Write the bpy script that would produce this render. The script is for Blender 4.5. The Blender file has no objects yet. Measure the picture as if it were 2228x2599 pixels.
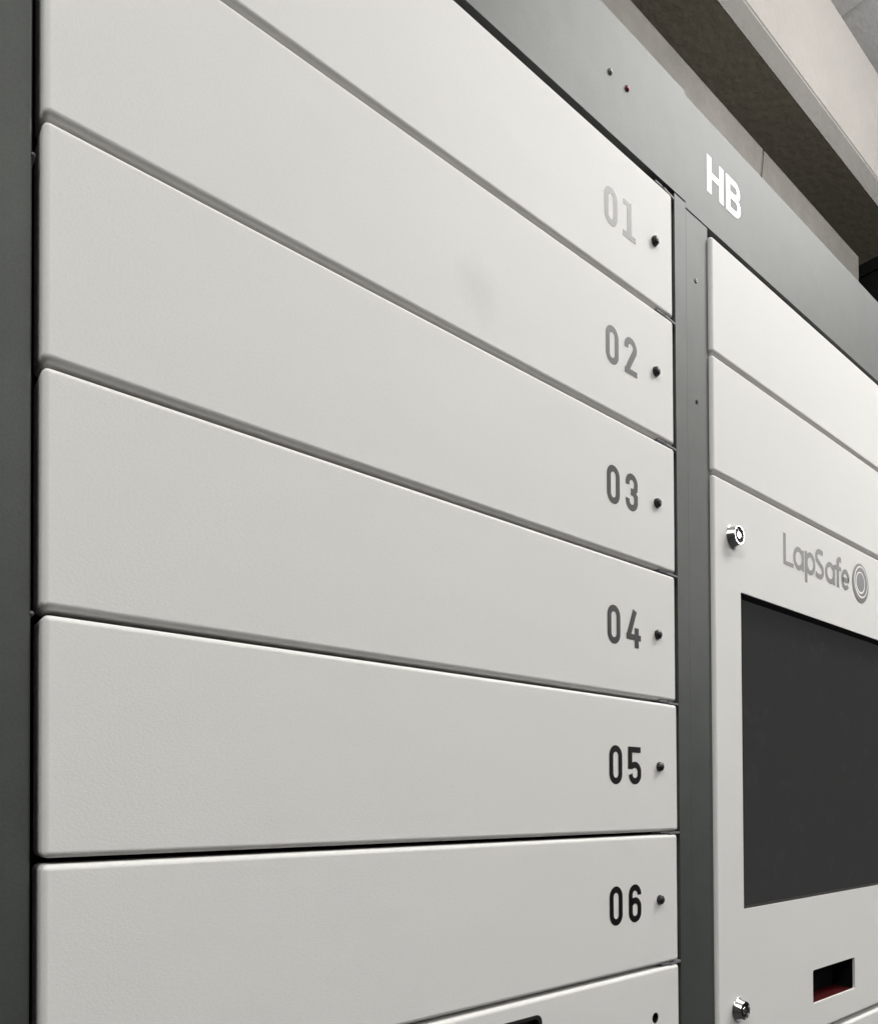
import bpy, bmesh, math, random
from mathutils import Matrix, Vector
random.seed(7)
S = bpy.context.scene
COL = S.collection
Z0 = 1.976                                   # height of the top edge of door 01 above the floor
ZC = Z0 - 0.47594                            # camera height

# ---------------------------------------------------------------- camera
cd = bpy.data.cameras.new('camera')
cam = bpy.data.objects.new('camera', cd); COL.objects.link(cam)
cam.matrix_world = Matrix((
    (0.77396391, -0.0054514, -0.63320625, -0.06156008),
    (-0.6332145, -0.01359502, -0.77385695, -0.32562258),
    (-0.00438985, 0.99989272, -0.01397396, ZC),
    (0, 0, 0, 1)))
cd.sensor_fit = 'AUTO'; cd.sensor_width = 36.0; cd.lens = 25.9438
cd.shift_x = 0.0; cd.shift_y = 0.27686
cd.clip_start = 0.01; cd.clip_end = 200
S.camera = cam

# ---------------------------------------------------------------- world and lamps
w = bpy.data.worlds.new('World'); S.world = w; w.use_nodes = True
bg = w.node_tree.nodes['Background']
bg.inputs[0].default_value = (0.98, 1.0, 0.97, 1); bg.inputs[1].default_value = 0.065

def area_lamp(name, loc, target, sx, sy, power, col=(1, 0.99, 0.972)):
    l = bpy.data.lights.new(name, 'AREA'); l.shape = 'RECTANGLE'
    l.size = sx; l.size_y = sy; l.energy = power; l.color = col
    o = bpy.data.objects.new(name, l); COL.objects.link(o); o.location = loc
    d = Vector(target) - Vector(loc)
    o.rotation_euler = d.to_track_quat('-Z', 'Y').to_euler()
    return o
LZ = ZC + 1.55
for lx_, ly_, sx_, sy_, dn, up, tilt in ((1.55, -0.66, 1.3, 0.36, 28, 32, 0.45), (-1.35, -1.0, 1.5, 0.40, 28, 22, 0.45), (4.6, -2.0, 1.5, 0.40, 56, 70, 0.3), (0.4, -3.0, 1.5, 0.40, 14, 30, 0.7)):  # right lamps placed from reflections; left and front ones are added fill
    area_lamp('unseen_lamp', (lx_, ly_, LZ), (lx_, ly_ + tilt, LZ - 1), sx_, sy_, dn)
    area_lamp('unseen_lamp', (lx_, ly_, LZ + 0.06), (lx_, ly_ + 0.1, 9), sx_, sy_, up)  # unseen upward lamps, added to brighten the ceiling and beam

S.view_settings.view_transform = 'Standard'; S.view_settings.look = 'None'
S.view_settings.exposure = 0.0; S.view_settings.gamma = 1.0
S.view_settings.use_curve_mapping = False

# ---------------------------------------------------------------- materials
def mat(name, col, rough=0.5, metal=0.0, spec=0.5, bump=None, vary=None, emit=None):
    m = bpy.data.materials.new(name); m.use_nodes = True
    nt = m.node_tree; b = nt.nodes['Principled BSDF']
    b.inputs['Base Color'].default_value = (*col, 1)
    b.inputs['Roughness'].default_value = rough
    b.inputs['Metallic'].default_value = metal
    b.inputs['Specular IOR Level'].default_value = spec
    tc = nt.nodes.new('ShaderNodeTexCoord')
    if emit:
        b.inputs['Emission Color'].default_value = (*col, 1)
        b.inputs['Emission Strength'].default_value = emit
    if vary:                                  # list of (scale, amount): blotches and grain of the colour itself
        prev = None
        for sc, am in vary:
            n = nt.nodes.new('ShaderNodeTexNoise'); n.inputs['Scale'].default_value = sc
            n.inputs['Detail'].default_value = 3
            nt.links.new(tc.outputs['Object'], n.inputs['Vector'])
            r = nt.nodes.new('ShaderNodeMapRange')
            r.inputs['From Min'].default_value = 0.25; r.inputs['From Max'].default_value = 0.75
            r.inputs['To Min'].default_value = 1 - am; r.inputs['To Max'].default_value = 1 + am
            nt.links.new(n.outputs['Fac'], r.inputs['Value'])
            if prev is None: prev = r.outputs[0]
            else:
                mu = nt.nodes.new('ShaderNodeMath'); mu.operation = 'MULTIPLY'
                nt.links.new(prev, mu.inputs[0]); nt.links.new(r.outputs[0], mu.inputs[1]); prev = mu.outputs[0]
        mx = nt.nodes.new('ShaderNodeVectorMath'); mx.operation = 'SCALE'
        mx.inputs[0].default_value = col
        nt.links.new(prev, mx.inputs['Scale'])
        nt.links.new(mx.outputs[0], b.inputs['Base Color'])
    if bump:                                  # list of (scale vector, distance)
        prevn = None
        for sv, dist in bump:
            mp = nt.nodes.new('ShaderNodeMapping'); mp.inputs['Scale'].default_value = sv
            nt.links.new(tc.outputs['Object'], mp.inputs['Vector'])
            n = nt.nodes.new('ShaderNodeTexNoise'); n.inputs['Scale'].default_value = 1.0
            n.inputs['Detail'].default_value = 2.0; n.inputs['Roughness'].default_value = 0.55
            nt.links.new(mp.outputs[0], n.inputs['Vector'])
            bp = nt.nodes.new('ShaderNodeBump'); bp.inputs['Strength'].default_value = 1.0
            bp.inputs['Distance'].default_value = dist
            nt.links.new(n.outputs['Fac'], bp.inputs['Height'])
            if prevn: nt.links.new(prevn, bp.inputs['Normal'])
            prevn = bp.outputs[0]
        nt.links.new(prevn, b.inputs['Normal'])
    return m

DOOR_BUMP = [((640, 640, 950), 0.000062), ((1800, 1800, 1800), 0.00003), ((9, 9, 14), 0.0006)]
DOOR_COL = (0.715, 0.709, 0.692)
M_door = mat('door_paint', DOOR_COL, 0.62, spec=0.25, bump=DOOR_BUMP, vary=[(7, 0.012), (900, 0.03)])
M_frame = mat('frame_paint', (0.066, 0.071, 0.065), 0.56, metal=0.30, spec=0.5, bump=[((900, 900, 900), 0.00006), ((14, 14, 9), 0.0008)], vary=[(9, 0.08), (45, 0.07), (1100, 0.10)])
M_inside = mat('inner_black', (0.006, 0.006, 0.007), 0.8, spec=0.1)
M_print = mat('black_print', (0.004, 0.0035, 0.0035), 0.41, spec=0.34)
M_logo = mat('grey_print', (0.05, 0.045, 0.045), 0.40, spec=0.34)
M_logo2 = mat('cool_grey_print', (0.068, 0.071, 0.075), 0.40, spec=0.34)
M_white = mat('white_vinyl', (0.88, 0.88, 0.86), 0.35)
M_button = mat('smoked_plastic', (0.012, 0.011, 0.012), 0.38)
M_chrome = mat('chrome', (0.62, 0.61, 0.61), 0.12, metal=1.0)
M_darkmetal = mat('dark_metal', (0.022, 0.021, 0.023), 0.55, spec=0.15)
M_plate = mat('grey_plate', (0.17, 0.165, 0.17), 0.6, spec=0.25)
M_screen = mat('screen_film', (0.034, 0.034, 0.034), 0.9, spec=0.0, emit=0.78)
M_screen.node_tree.nodes['Principled BSDF'].inputs['Base Color'].default_value = (0.012, 0.012, 0.012, 1)
nt = M_screen.node_tree
ns = nt.nodes.new('ShaderNodeTexNoise'); ns.inputs['Scale'].default_value = 38; ns.inputs['Detail'].default_value = 6; ns.inputs['Roughness'].default_value = 0.7
tc = nt.nodes.new('ShaderNodeTexCoord'); nt.links.new(tc.outputs['Object'], ns.inputs['Vector'])
rg = nt.nodes.new('ShaderNodeMapRange'); rg.inputs['From Min'].default_value = 0.57; rg.inputs['From Max'].default_value = 0.66
rg.inputs['To Min'].default_value = 0.78; rg.inputs['To Max'].default_value = 0.90
nt.links.new(ns.outputs['Fac'], rg.inputs['Value']); nt.links.new(rg.outputs[0], nt.nodes['Principled BSDF'].inputs['Emission Strength'])
M_gasket = mat('black_gasket', (0.012, 0.012, 0.010), 0.6)
M_blackplastic = mat('black_plastic', (0.010, 0.010, 0.010), 0.35)
M_redglass = mat('dark_red_window', (0.050, 0.003, 0.004), 0.6, spec=0.1)
M_green = mat('green_led', (0.16, 0.20, 0.17), 0.30)
M_red = mat('red_led', (0.25, 0.01, 0.05), 0.25)
M_wall = mat('raw_concrete', (0.205, 0.193, 0.178), 0.85, bump=[((60, 60, 60), 0.002), ((400, 400, 400), 0.0005)], vary=[(5, 0.16), (30, 0.08), (200, 0.06)])
M_beam = mat('pale_concrete', (0.39, 0.37, 0.352), 0.85, bump=[((70, 70, 70), 0.0006), ((300, 300, 300), 0.0003)], vary=[(6, 0.05), (60, 0.03), (220, 0.03)])
M_ceil = mat('grey_ceiling', (0.80, 0.79, 0.76), 0.85, bump=[((60, 60, 60), 0.001)], vary=[(3, 0.06), (40, 0.03)])
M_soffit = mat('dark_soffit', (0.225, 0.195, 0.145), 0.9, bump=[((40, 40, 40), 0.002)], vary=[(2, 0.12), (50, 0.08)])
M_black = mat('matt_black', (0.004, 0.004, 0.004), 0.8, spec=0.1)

# door 02 carries a faint grey finger smear
M_door_smear = M_door.copy(); M_door_smear.name = 'door_paint_smeared'
nt = M_door_smear.node_tree; b = nt.nodes['Principled BSDF']
src = b.inputs['Base Color'].links[0].from_socket
tc = nt.nodes.new('ShaderNodeTexCoord')
mp = nt.nodes.new('ShaderNodeMapping'); mp.vector_type = 'TEXTURE'
mp.inputs['Location'].default_value = (0.235, 0, -0.068); mp.inputs['Scale'].default_value = (0.021, 0.05, 0.023)
nt.links.new(tc.outputs['Object'], mp.inputs[0])
ns = nt.nodes.new('ShaderNodeTexNoise'); ns.inputs['Scale'].default_value = 1.3; ns.inputs['Detail'].default_value = 4
nt.links.new(mp.outputs[0], ns.inputs['Vector'])
ln = nt.nodes.new('ShaderNodeVectorMath'); ln.operation = 'LENGTH'; nt.links.new(mp.outputs[0], ln.inputs[0])
ad = nt.nodes.new('ShaderNodeMath'); ad.operation = 'ADD'
nt.links.new(ln.outputs['Value'], ad.inputs[0]); nt.links.new(ns.outputs['Fac'], ad.inputs[1])
rg = nt.nodes.new('ShaderNodeMapRange'); rg.inputs['From Min'].default_value = 0.7; rg.inputs['From Max'].default_value = 1.5
rg.inputs['To Min'].default_value = 0.915; rg.inputs['To Max'].default_value = 1.0
nt.links.new(ad.outputs[0], rg.inputs[0])
sc = nt.nodes.new('ShaderNodeVectorMath'); sc.operation = 'SCALE'
nt.links.new(src, sc.inputs[0]); nt.links.new(rg.outputs[0], sc.inputs['Scale'])
nt.links.new(sc.outputs[0], b.inputs['Base Color'])

# ---------------------------------------------------------------- mesh helpers
def mesh_obj(name, bm, mats, parent=None, loc=(0, 0, 0), smooth=False):
    me = bpy.data.meshes.new(name)
    bmesh.ops.recalc_face_normals(bm, faces=bm.faces[:])
    bm.to_mesh(me); bm.free()
    if not isinstance(mats, (list, tuple)): mats = [mats]
    for m in mats: me.materials.append(m)
    if smooth:
        for p in me.polygons: p.use_smooth = True
    return link(name, me, parent, loc)

def link(name, me, parent=None, loc=(0, 0, 0)):
    o = bpy.data.objects.new(name, me); COL.objects.link(o)
    o.location = loc
    if parent: o.parent = parent
    return o

def empty(name, loc, label, cat, group=None):
    o = bpy.data.objects.new(name, None); COL.objects.link(o)
    o.location = loc; o.empty_display_size = 0.05
    o['label'] = label; o['category'] = cat
    if group: o['group'] = group
    return o

def box(bm, x0, x1, y0, y1, z0, z1, bev=0.0, seg=3):
    vs = [bm.verts.new((x, y, z)) for x in (x0, x1) for y in (y0, y1) for z in (z0, z1)]
    f = [(0, 1, 3, 2), (4, 6, 7, 5), (0, 4, 5, 1), (2, 3, 7, 6), (0, 2, 6, 4), (1, 5, 7, 3)]
    fs = [bm.faces.new([vs[i] for i in q]) for q in f]
    if bev:
        es = list({e for fc in fs for e in fc.edges})
        bmesh.ops.bevel(bm, geom=es, offset=bev, segments=seg, profile=0.5, affect='EDGES', clamp_overlap=True)

def auto_smooth(o, ang=35):
    me = o.data
    for p in me.polygons: p.use_smooth = True
    bm = bmesh.new(); bm.from_mesh(me)
    for e in bm.edges:
        if len(e.link_faces) == 2 and e.calc_face_angle(0) > math.radians(ang): e.smooth = False
    bm.to_mesh(me); bm.free()

def sharp_flats(o):                          # keep big flat faces flat while the bevels stay round
    md = o.modifiers.new('wn', 'WEIGHTED_NORMAL'); md.keep_sharp = True; md.weight = 100

def boxobj(name, m, parent, x0, x1, y0, y1, z0, z1, bev=0.0, seg=3, loc=(0, 0, 0)):
    bm = bmesh.new(); box(bm, x0, x1, y0, y1, z0, z1, bev, seg)
    o = mesh_obj(name, bm, m, parent, loc)
    if bev: auto_smooth(o, 60); sharp_flats(o)
    return o

def rrect(x0, x1, z0, z1, r, n=6):
    pts = []
    for cx, cz, a0 in ((x1 - r, z1 - r, 0), (x0 + r, z1 - r, 90), (x0 + r, z0 + r, 180), (x1 - r, z0 + r, 270)):
        for i in range(n + 1):
            a = math.radians(a0 + 90 * i / n)
            pts.append((cx + r * math.cos(a), cz + r * math.sin(a)))
    return pts

def prism(bm, pts, y0, y1):
    a = [bm.verts.new((x, y0, z)) for x, z in pts]
    b2 = [bm.verts.new((x, y1, z)) for x, z in pts]
    n = len(pts)
    bm.faces.new(a); bm.faces.new(b2[::-1])
    for i in range(n): bm.faces.new((a[i], a[(i + 1) % n], b2[(i + 1) % n], b2[i]))

def cut(o, bm_cut):                          # subtract a closed shape from a mesh object, in mesh data
    me = bpy.data.meshes.new('cut'); bmesh.ops.recalc_face_normals(bm_cut, faces=bm_cut.faces[:])
    bm_cut.to_mesh(me); bm_cut.free()
    c = bpy.data.objects.new('cut', me); COL.objects.link(c)
    c.matrix_world = Matrix()
    tmp = bpy.data.objects.new('tmp', o.data); COL.objects.link(tmp)
    md = tmp.modifiers.new('b', 'BOOLEAN'); md.object = c; md.operation = 'DIFFERENCE'; md.solver = 'EXACT'
    dg = bpy.context.evaluated_depsgraph_get(); dg.update()
    new = bpy.data.meshes.new_from_object(tmp.evaluated_get(dg))
    new.name = o.data.name
    o.data = new
    bpy.data.objects.remove(tmp); bpy.data.objects.remove(c)
    auto_smooth(o, 40)

def tube_liner(bm, ring_pts, y0, y1, back=True, floor_mat=None):
    a = [bm.verts.new((x, y0, z)) for x, z in ring_pts]
    b2 = [bm.verts.new((x, y1, z)) for x, z in ring_pts]
    n = len(ring_pts)
    for i in range(n): bm.faces.new((a[i], a[(i + 1) % n], b2[(i + 1) % n], b2[i]))
    if back: bm.faces.new(b2)

def lathe(bm, prof, seg=32, cx=0, cz=0, mats=None, a_off=0.0):   # prof: (radius, distance out of the face)
    rings = []
    for r, h in prof:
        if r < 1e-7: rings.append([bm.verts.new((cx, -h, cz))])
        else:
            rings.append([bm.verts.new((cx + r * math.cos(a_off + 2 * math.pi * i / seg), -h, cz + r * math.sin(a_off + 2 * math.pi * i / seg))) for i in range(seg)])
    for k in range(len(rings) - 1):
        A, B = rings[k], rings[k + 1]
        for i in range(seg):
            j = (i + 1) % seg
            if len(A) == 1 and len(B) == 1: continue
            if len(A) == 1: f = bm.faces.new((A[0], B[i], B[j]))
            elif len(B) == 1: f = bm.faces.new((A[i], A[j], B[0]))
            else: f = bm.faces.new((A[i], A[j], B[j], B[i]))
            if mats: f.material_index = mats[k]

# ---------------------------------------------------------------- flat lettering: pen strokes laid as thin ribbons
def arc(cx, cy, rx, ry, a0, a1, n=14):
    return [(cx + rx * math.cos(math.radians(a0 + (a1 - a0) * i / n)), cy + ry * math.sin(math.radians(a0 + (a1 - a0) * i / n))) for i in range(n + 1)]

def ribbon(bm, pts, wd, y, k=0.001, ox=0.0, oz=0.0, closed=False, mi=0):
    n = len(pts); L = []; R = []
    for i in range(n):
        if closed: p0, p1 = pts[i - 1], pts[(i + 1) % n]
        else: p0, p1 = pts[max(i - 1, 0)], pts[min(i + 1, n - 1)]
        tx, tz = p1[0] - p0[0], p1[1] - p0[1]; l = math.hypot(tx, tz) or 1
        nx, nz = -tz / l, tx / l
        m = 1.0
        if 0 < i < n - 1 or closed:
            q = pts[i - 1]; ax, az = pts[i][0] - q[0], pts[i][1] - q[1]; la = math.hypot(ax, az) or 1
            c = max(0.5, abs((-az / la) * nx + (ax / la) * nz)); m = 1 / c
        h = wd / 2 * m
        L.append(bm.verts.new((ox + k * (pts[i][0] + nx * h), y, oz + k * (pts[i][1] + nz * h))))
        R.append(bm.verts.new((ox + k * (pts[i][0] - nx * h), y, oz + k * (pts[i][1] - nz * h))))
    for i in range(n if closed else n - 1):
        j = (i + 1) % n
        f = bm.faces.new((L[i], L[j], R[j], R[i])); f.material_index = mi

def disc(bm, cx, cz, r, y, n=48, mi=0, rin=None):
    o = [bm.verts.new((cx + r * math.cos(2 * math.pi * i / n), y, cz + r * math.sin(2 * math.pi * i / n))) for i in range(n)]
    f = bm.faces.new(o); f.material_index = mi

DIG = {
 '0': [([*arc(7.4, 19.9, 5.1, 5.3, 0, 180), *arc(7.4, 7.4, 5.1, 5.3, 180, 360)], 4.6, True)],
 '1': [([(0.3, 25.5), (10.0, 25.5)], 3.7, False), ([(7.4, 23.6), (7.4, 4.0)], 5.2, False), ([(-0.2, 2.1), (15.0, 2.1)], 4.2, False)],
 '2': [([(2.5, 18.8), *arc(7.5, 19.9, 5.2, 5.2, 170, -22), (6.2, 8.0), (3.0, 2.2)], 4.7, False), ([(0.2, 2.05), (15.2, 2.05)], 4.1, False)],
 '3': [([(2.5, 18.6), *arc(7.4, 20.2, 5.0, 4.9, 175, -5), (12.2, 16.6), (10.2, 14.5), (6.2, 14.1)], 4.6, False),
       ([(6.2, 13.9), (10.2, 13.6), (12.4, 11.2), *arc(7.4, 7.3, 5.0, 5.0, 8, -182), (2.5, 8.6)], 4.6, False)],
 '4': [([(10.6, 27.3), (2.6, 7.6)], 5.0, False), ([(0.2, 7.6), (17.6, 7.6)], 4.3, False), ([(12.5, 14.6), (12.5, 0)], 5.0, False)],
 '5': [([(0.1, 25.2), (15.2, 25.2)], 4.2, False), ([(2.55, 24.0), (2.55, 11.1)], 5.0, False),
       ([(3.6, 12.6), (5.0, 13.7), *arc(8.2, 9.3, 5.2, 5.0, 112, 0), *arc(8.2, 7.3, 5.2, 5.0, 0, -180), (3.0, 6.6)], 4.5, False)],
 '6': [([(13.1, 19.6), *arc(7.9, 19.9, 5.2, 5.2, 4, 180), *arc(7.9, 7.4, 5.2, 5.2, 180, 360), *arc(7.9, 10.6, 5.2, 5.2, 0, 150)], 4.6, False)],
}
def digits(name, text, parent, ox, oz, m):
    bm = bmesh.new(); y = -0.00012; x = ox
    for ch in text:
        for pts, wd, cl in DIG[ch]:
            ribbon(bm, pts, wd, y, ox=x, oz=oz, closed=cl); y -= 0.00002
        x += 0.0215
    return mesh_obj(name, bm, m, parent)

# ================================================================ left locker cabinet
P = 0.1; DW = 0.4415; DH = 0.0975; DT = 0.020; R = 0.0028; FY = 0.003
left = empty('locker_cabinet', (0.22, 0.25, 0), 'dark grey locker cabinet with a column of light doors numbered 01 to 06', 'locker')
def lp(x, y, z, root): return (x - root.location.x, y - root.location.y, z - root.location.z)

def part(root, name, m, x0, x1, y0, y1, z0, z1, bev=0.0, seg=3):      # world-space box as a child of root
    o = boxobj(name, m, root, x0, x1, y0, y1, z0, z1, bev, seg)
    o.location = (-root.location.x, -root.location.y, -root.location.z)
    return o

NL = 16
zb = Z0 - NL * P - 0.02
part(left, 'carcass', M_inside, -0.0010, 0.4485, 0.0225, 0.48, zb + 0.02, Z0 + 0.008)
part(left, 'side_stile', M_frame, -0.060, -0.0016, FY, 0.50, zb - 0.05, Z0 + 0.0098, 0.0012)
part(left, 'side_stile', M_frame, 0.4510, 0.46697, FY, 0.50, zb - 0.05, Z0 + 0.0098, 0.00014)
hd = part(left, 'header_panel', M_frame, -0.060, 0.46699, FY, 0.50, Z0 + 0.0112, Z0 + 0.1016)
part(left, 'plinth', M_frame, -0.058, 0.4658, 0.03, 0.49, 0.0, zb - 0.051)
for x, m, lb in ((0.3703, M_green, 'green indicator light'), (0.3903, M_red, 'red indicator light')):
    bm = bmesh.new(); lathe(bm, [(0.0022, 0), (0.0022, 0.0004), (0.0016, 0.0013), (0, 0.0017)], 16)
    o = mesh_obj('indicator_light', bm, m, hd, (x, FY, Z0 + 0.0558), True); o['label'] = lb

# one door leaf, shared by every plain door
bm = bmesh.new(); box(bm, 0, DW, 0, DT, -DH, 0, R, 5)
door0 = mesh_obj('door', bm, M_door); auto_smooth(door0, 60)
md = door0.modifiers.new('wn', 'WEIGHTED_NORMAL'); md.weight = 100
door_mesh = door0.data
bm = bmesh.new()
lathe(bm, [(0.0037, -0.0002), (0.0037, 0.0010), (0.0033, 0.0024), (0.0019, 0.0034), (0, 0.0037)], 9, a_off=0.3)
but0 = mesh_obj('lock_button', bm, M_button); button_mesh = but0.data
bpy.data.objects.remove(but0)

def place_door(root, x, ztop, name='door', me=None):
    o = door0.copy()
    if me: o.data = me
    o.name = name
    COL.objects.link(o)
    o.parent = root
    o.location = (x - root.location.x + random.uniform(-1, 1) * 0.00015, -root.location.y + random.uniform(-1, 1) * 0.0003, ztop - root.location.z + random.uniform(-1, 1) * 0.00018)
    o.rotation_euler = (0, random.uniform(-1, 1) * 0.0006, random.uniform(-1, 1) * 0.0008)
    return o

LX = 0.0018; ZT = Z0 + 0.0012
for k in range(6):
    d = place_door(left, LX, ZT - k * P)
    d['label'] = 'door numbered 0%d' % (k + 1)
    n = digits('number', '0%d' % (k + 1), d, 0.3586 - LX, -0.0615 - 0.0010 + 0.0001, M_print)
    n['label'] = 'number 0%d' % (k + 1)
    link('lock_button', button_mesh, d, (0.4184 - LX, 0, -0.0477 - 0.001))
    if k == 1:
        d.data = door_mesh.copy(); d.data.materials[0] = M_door_smear

# row 07: the compartment front with a black window and an open hole
d7 = place_door(left, LX, ZT - 6 * P, 'compartment_front'); d7.data = door_mesh.copy()
d7['label'] = 'front below door 06 with a black window and a round hole'
bmc = bmesh.new(); prism(bmc, rrect(0.130 - LX, 0.2884 - LX, -0.075, -0.0105, 0.0045), -0.01, 0.03)
cut(d7, bmc)
bmc = bmesh.new(); prism(bmc, [(0.4115 - LX + 0.0040 * math.cos(a * math.pi / 12), -0.0359 + 0.0040 * math.sin(a * math.pi / 12)) for a in range(24)], -0.01, 0.03)
cut(d7, bmc)
bm = bmesh.new()
ro = rrect(0.1302 - LX, 0.2882 - LX, -0.0748, -0.0107, 0.0044); ri = rrect(0.1335 - LX, 0.2849 - LX, -0.0715, -0.0125, 0.0036)
def ring(bm, A, ya, B, yb):
    a = [bm.verts.new((x, ya, z)) for x, z in A]; b2 = [bm.verts.new((x, yb, z)) for x, z in B]
    for i in range(len(A)): bm.faces.new((a[i], a[(i + 1) % len(A)], b2[(i + 1) % len(A)], b2[i]))
ring(bm, ro, 0.012, ro, -0.0006); ring(bm, ro, -0.0006, ri, -0.0010); ring(bm, ri, -0.0010, ri, 0.004)
v = [bm.verts.new((x, 0.004, z)) for x, z in ri]; bm.faces.new(v)
mesh_obj('display_window', bm, M_blackplastic, d7)
bm = bmesh.new(); lathe(bm, [(0.0039, -0.0165), (0.0039, -0.0004)], 20); 
v = [bm.verts.new((0.0039 * math.cos(a * math.pi / 10), 0.0165, 0.0039 * math.sin(a * math.pi / 10))) for a in range(20)]; bm.faces.new(v)
mesh_obj('hole_liner', bm, M_blackplastic, d7, (0.4115 - LX, 0, -0.0359))
for k in range(7, NL):
    d = place_door(left, LX, ZT - k * P, 'plain_door')

# hinge leaves that show in the seams beside the right stile
def hinge(zc):
    bm = bmesh.new()
    pts = [(0.4300, 0.0030), (0.4335, 0.0002), (0.4478, 0.0012), (0.4492, 0.0029), (0.4492, 0.016), (0.4315, 0.016)]
    a = [bm.verts.new((x, y, zc - 0.0008)) for x, y in pts]; b2 = [bm.verts.new((x, y, zc + 0.0007)) for x, y in pts]
    bm.faces.new(a); bm.faces.new(b2[::-1])
    for i in range(6): bm.faces.new((a[i], a[(i + 1) % 6], b2[(i + 1) % 6], b2[i]))
    box(bm, 0.4225, 0.4318, 0.0008, 0.010, zc - 0.0002, zc + 0.0015, 0.0004, 2)
    o = mesh_obj('hinge_leaf', bm, M_plate, left)
    o.location = (-left.location.x, -left.location.y, -left.location.z)
for k in range(1, 7): hinge(ZT - k * P + 0.0014)
hinge(ZT + 0.0012)
for z in (-0.3985, -0.2135):
    bm = bmesh.new(); lathe(bm, [(0.0009, -0.012), (0.0009, -0.0035), (0.0006, -0.0030), (0, -0.0028)], 10)
    o = mesh_obj('hinge_pin', bm, M_plate, left, lp(-0.0012, 0, Z0 + z, left), True)

# ================================================================ right control cabinet
right = empty('control_cabinet', (0.72, 0.25, 0), 'dark grey control cabinet marked HB on its header, with a touch screen panel', 'locker')
RX = 0.4994; DZ = -0.0028; ZR = ZT + DZ
part(right, 'carcass', M_inside, 0.501, 0.946, 0.0225, 0.48, zb + 0.02, Z0 + 0.003)
st = part(right, 'side_stile', M_frame, 0.4670, 0.4988, FY, 0.50, zb - 0.05, Z0 + 0.0050, 0.00014)
part(right, 'side_stile', M_frame, 0.9460, 0.9780, FY, 0.50, zb - 0.05, Z0 + 0.0050, 0.0008)
hr = part(right, 'header_panel', M_frame, 0.4670, 0.9780, FY, 0.50, Z0 + 0.0064, Z0 + 0.0986)
part(right, 'plinth', M_frame, 0.4682, 0.977, 0.03, 0.49, 0.0, zb - 0.051)
for z in (-0.0474, -0.1471):
    bm = bmesh.new(); lathe(bm, [(0.0019, 0), (0.0019, 0.0003), (0.0015, 0.0007), (0.0008, 0.0007), (0.0007, 0.0002), (0, 0.0002)], 14)
    mesh_obj('screw', bm, M_blackplastic, st, (0.4810, FY, Z0 + z))
for k in range(2):
    d = place_door(right, RX, ZR - k * P, 'plain_door')
    d['label'] = ('blank top door under the HB header', 'blank door above the control panel')[k]
for k in range(7, NL): place_door(right, RX, ZR - k * P, 'plain_door')

# HB lettering
bm = bmesh.new(); y = FY - 0.00015; bx, bz = 0.4992, Z0 + 0.0373
for pts, wd in [([(3.4, 0), (3.4, 31)], 6.9), ([(22.6, 0), (22.6, 31)], 6.6), ([(4, 16.0), (22, 16.0)], 5.0),
                ([(33.2, 0.02), (33.2, 31)], 6.8),
                ([(33, 28.4), (44.0, 28.4), *arc(44.5, 22.6, 6.0, 5.8, 80, -75), (43.0, 16.4), (33, 16.4)], 5.2),
                ([(33, 15.6), (45.0, 15.6), *arc(45.0, 9.1, 6.6, 6.5, 80, -80), (44.0, 2.55), (33, 2.55)], 5.2)]:
    ribbon(bm, pts, wd, y, ox=bx, oz=bz); y -= 0.00002
o = mesh_obj('lettering', bm, M_white, hr); o['label'] = 'white letters HB'

# control panel: screen opening, scanner slot, two locks, printed logo
PH = 0.4945
bm = bmesh.new(); box(bm, 0, DW, 0, DT, -PH, 0, R, 5)
cp = mesh_obj('control_panel', bm, M_door, right, lp(RX, 0, ZR - 2 * P, right)); auto_smooth(cp, 60)
PZ = -(0.2 + 0.0028 - 0.0012)                  # panel top, relative to Z0
def pz(z): return z - PZ
def px(x): return x - RX
sx0, sx1, sz0, sz1 = px(0.5418), px(0.9120), pz(-0.5658), pz(-0.2928)
bmc = bmesh.new(); prism(bmc, rrect(sx0, sx1, sz0, sz1, 0.0010, 3), -0.01, 0.03); cut(cp, bmc)
kx0, kx1, kz0, kz1 = px(0.6702), px(0.7668), pz(-0.6692), pz(-0.6366)
bmc = bmesh.new(); prism(bmc, rrect(kx0, kx1, kz0, kz1, 0.0025), -0.01, 0.03); cut(cp, bmc)
md = cp.modifiers.new('wn', 'WEIGHTED_NORMAL'); md.weight = 100; md.keep_sharp = True
bm = bmesh.new(); g = 0.0002
tube_liner(bm, rrect(sx0 + g, sx1 - g, sz0 + g, sz1 - g, 0.0009, 3), 0.0012, 0.0118, back=False)
mesh_obj('gasket', bm, M_gasket, cp)
boxobj('screen', M_screen, cp, sx0 + 0.0003, sx1 - 0.0003, 0.0108, 0.014, sz0 + 0.0003, sz1 - 0.0003)
bm = bmesh.new()
tube_liner(bm, rrect(kx0 + g, kx1 - g, kz0 + g, kz1 - g, 0.0024), 0.0022, 0.060, back=True)
zmin = min(v.co.z for v in bm.verts)
for f in bm.faces:
    if all(abs(v.co.z - zmin) < 1e-5 for v in f.verts): f.material_index = 1
mesh_obj('scanner_slot', bm, [M_black, M_redglass], cp)

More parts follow.
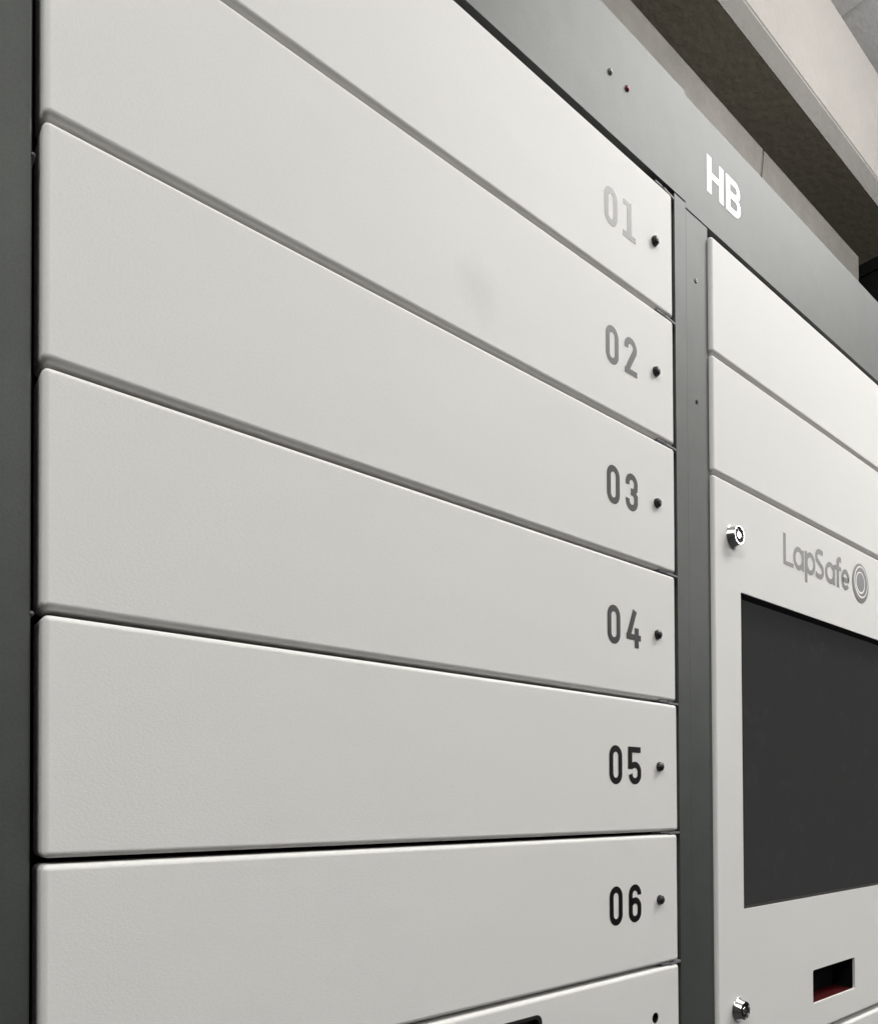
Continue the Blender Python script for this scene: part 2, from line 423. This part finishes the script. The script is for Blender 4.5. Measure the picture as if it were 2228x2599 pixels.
def lock(x, z, rot):
    bm = bmesh.new()
    prof = [(0.0100, 0), (0.0100, 0.0006), (0.0096, 0.0009), (0.0095, 0.0010), (0.0078, 0.0065), (0.0076, 0.0068), (0.0073, 0.0068), (0.0070, 0.0058),
            (0.0044, 0.0057), (0.0043, 0.0046), (0.0031, 0.0046), (0.0031, 0.0060), (0.0026, 0.0064), (0, 0.0064)]
    mats = [0, 0, 0, 0, 0, 0, 0, 1, 1, 1, 1, 0, 0]
    lathe(bm, prof, 40, mats=mats)
    c, s = math.cos(rot), math.sin(rot)       # key post notch and ring pin
    for rr in (0.0036, 0.0052):
        lathe(bm, [(0.0007, 0.0055), (0.0007, 0.0066), (0, 0.0068)], 10, cx=rr * c, cz=rr * s, mats=[0, 0])
    o = mesh_obj('lock', bm, [M_chrome, M_darkmetal], cp, (px(x), 0, pz(z))); auto_smooth(o, 38)
    return o
lock(0.5285, -0.2480, 2.2)['label'] = 'upper chrome lock'
lock(0.5300, -0.6490, -1.2)['label'] = 'lower chrome lock'

# logo: seven letters and a disc of nested rings
bm = bmesh.new(); y = -0.00012; lx, lz = px(0.6193), pz(-0.2522)
LOGO = [([(2.6, 29.5), (2.6, 0.2)], 5.0, False), ([(0.1, 1.9), (20.2, 1.9)], 3.8, False),
 (arc(30.6, 11.2, 8.6, 8.9, 0, 360, 28)[:-1], 4.6, True), ([(39.3, 20.6), (39.3, 0.3)], 4.7, False),
 ([(46.0, 21.9), (46.0, -8.6)], 4.8, False), (arc(55.2, 11.2, 8.3, 8.8, 0, 360, 28)[:-1], 4.6, True),
 ([(82.6, 26.6), (78.5, 27.4), *arc(74.6, 21.7, 6.3, 5.8, 80, 215, 10), (74.0, 16.2), (78.6, 13.6), *arc(76.2, 8.4, 6.4, 5.9, 45, -95, 10), (71.0, 2.9), (66.7, 4.6)], 4.7, False),
 (arc(99.2, 11.0, 8.9, 8.7, 0, 360, 28)[:-1], 4.6, True), ([(107.8, 20.4), (107.8, 0.3)], 4.7, False),
 ([(125.0, 28.9), (121.6, 29.0), *arc(120.8, 25.2, 3.9, 3.8, 95, 180, 6), (117.3, 21), (117.4, 0.1)], 5.4, False), ([(108.8, 19.6), (124.8, 19.6)], 4.0, False),
 ([(128.4, 10.6), (143.2, 10.6), *arc(135.6, 11.0, 7.6, 8.6, 5, 318, 26)], 4.5, False)]
for pts, wd, cl in LOGO:
    ribbon(bm, pts, wd, y, ox=lx, oz=lz, closed=cl); y -= 0.00002
ex, ez = lx + 0.1735, lz + 0.0142
for k, (cx, cz, r, mi) in enumerate([(0, 0, 21.0, 0), (1.2, 1.4, 17.2, 2), (1.6, 1.7, 15.6, 0), (-0.6, 0.4, 11.9, 2), (-0.4, 0.8, 10.3, 1)]):
    disc(bm, ex + cx * 0.001, ez + cz * 0.001, r * 0.001, y, mi=mi); y -= 0.00003
M_ringwhite = mat('ring_white', (0.74, 0.73, 0.70), 0.42)
o = mesh_obj('printed_logo', bm, [M_logo, M_logo2, M_ringwhite], cp)
o['label'] = 'grey printed name with a disc of nested rings'

bpy.data.objects.remove(door0)

# ================================================================ concrete behind and above
CX, CY = -0.06156, -0.32562
WY = 0.52
wt = ZC + 1.835 * (WY - CY)
wall = empty('concrete_wall', (1.0, WY + 0.06, 0), 'rough grey brown concrete wall strip showing just above the cabinet tops', 'wall')
def wallpanel(x0b, x0t, x1b, x1t):
    bm = bmesh.new(); zl = 0.0
    pts = [(x0b, zl), (x1b, zl), (x1t, wt), (x0t, wt)]
    a = [bm.verts.new((x, WY, z)) for x, z in pts]; b2 = [bm.verts.new((x, WY + 0.12, z)) for x, z in pts]
    bm.faces.new(a); bm.faces.new(b2[::-1])
    for i in range(4): bm.faces.new((a[i], a[(i + 1) % 4], b2[(i + 1) % 4], b2[i]))
    bmesh.ops.bevel(bm, geom=bm.edges[:], offset=0.0025, segments=2, affect='EDGES')
    o = mesh_obj('panel', bm, M_wall, wall, lp(0, 0, 0, wall))
XJ = CX + 2.0 * (WY - CY)
wallpanel(-3.0, -3.0, XJ - 0.56, XJ); wallpanel(XJ - 0.555, XJ + 0.003, CX + 2.645 * (WY - CY), CX + 2.645 * (WY - CY))

BZ = 1.60; BB = BZ / 2.085 + CY; EZ = 1.622; BY = EZ / 2.194 + CY
bm = bmesh.new(); prof = [(BB, ZC + BZ), (BY, ZC + EZ), (BY, ZC + 2.576 * (BY - CY)), (BB, ZC + 2.576 * (BY - CY))]
a = [bm.verts.new((-3.0, y_, z_)) for y_, z_ in prof]; b2 = [bm.verts.new((5.0, y_, z_)) for y_, z_ in prof]
bm.faces.new(a); bm.faces.new(b2[::-1])
for i in range(4): bm.faces.new((a[i], a[(i + 1) % 4], b2[(i + 1) % 4], b2[i]))
bmesh.ops.bevel(bm, geom=bm.edges[:], offset=0.003, segments=2, affect='EDGES')
beam = mesh_obj('concrete_beam', bm, M_beam)
beam['label'] = 'pale pinkish concrete beam running under the ceiling above the cabinets'; beam['category'] = 'beam'

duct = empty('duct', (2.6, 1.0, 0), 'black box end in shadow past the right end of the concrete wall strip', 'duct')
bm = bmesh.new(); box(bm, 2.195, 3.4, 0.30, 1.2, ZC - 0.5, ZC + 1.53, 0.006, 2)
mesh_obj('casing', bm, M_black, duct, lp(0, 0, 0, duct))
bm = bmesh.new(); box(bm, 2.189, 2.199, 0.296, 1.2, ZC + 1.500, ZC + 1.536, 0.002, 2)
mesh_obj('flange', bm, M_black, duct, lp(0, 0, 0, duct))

# ceiling boards with an open joint, and the darker soffit behind the beam
ceil = bpy.data.objects.new('ceiling', None); COL.objects.link(ceil); ceil['kind'] = 'structure'
CH = 2.05
ceil.location = (0, 0, ZC + CH)
JX = CX + 2.026
xs = [JX - 1.2 * i for i in (3, 2, 1)] + [JX + 1.2 * i for i in range(0, 4)]
for i in range(len(xs) - 1):
    dz = 0.016 * (i % 2)
    boxobj('ceiling_board', M_ceil, ceil, xs[i] + 0.006, xs[i + 1] - 0.006, -4.0, 0.56, dz, 0.05 + dz, 0.004, 2)
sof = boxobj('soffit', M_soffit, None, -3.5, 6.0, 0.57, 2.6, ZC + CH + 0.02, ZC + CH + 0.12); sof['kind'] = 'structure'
#boxobj('batten', M_soffit, sof, -3.5, 6.0, 0.660, 0.690, ZC + CH - 0.01, ZC + CH + 0.022)

floor = boxobj('floor', mat('dark_floor', (0.05, 0.05, 0.052), 0.95), None, -4, 8, -5, 3, -0.1, 0.0); floor['kind'] = 'structure'  # unseen floor, added dark to cut the light from below
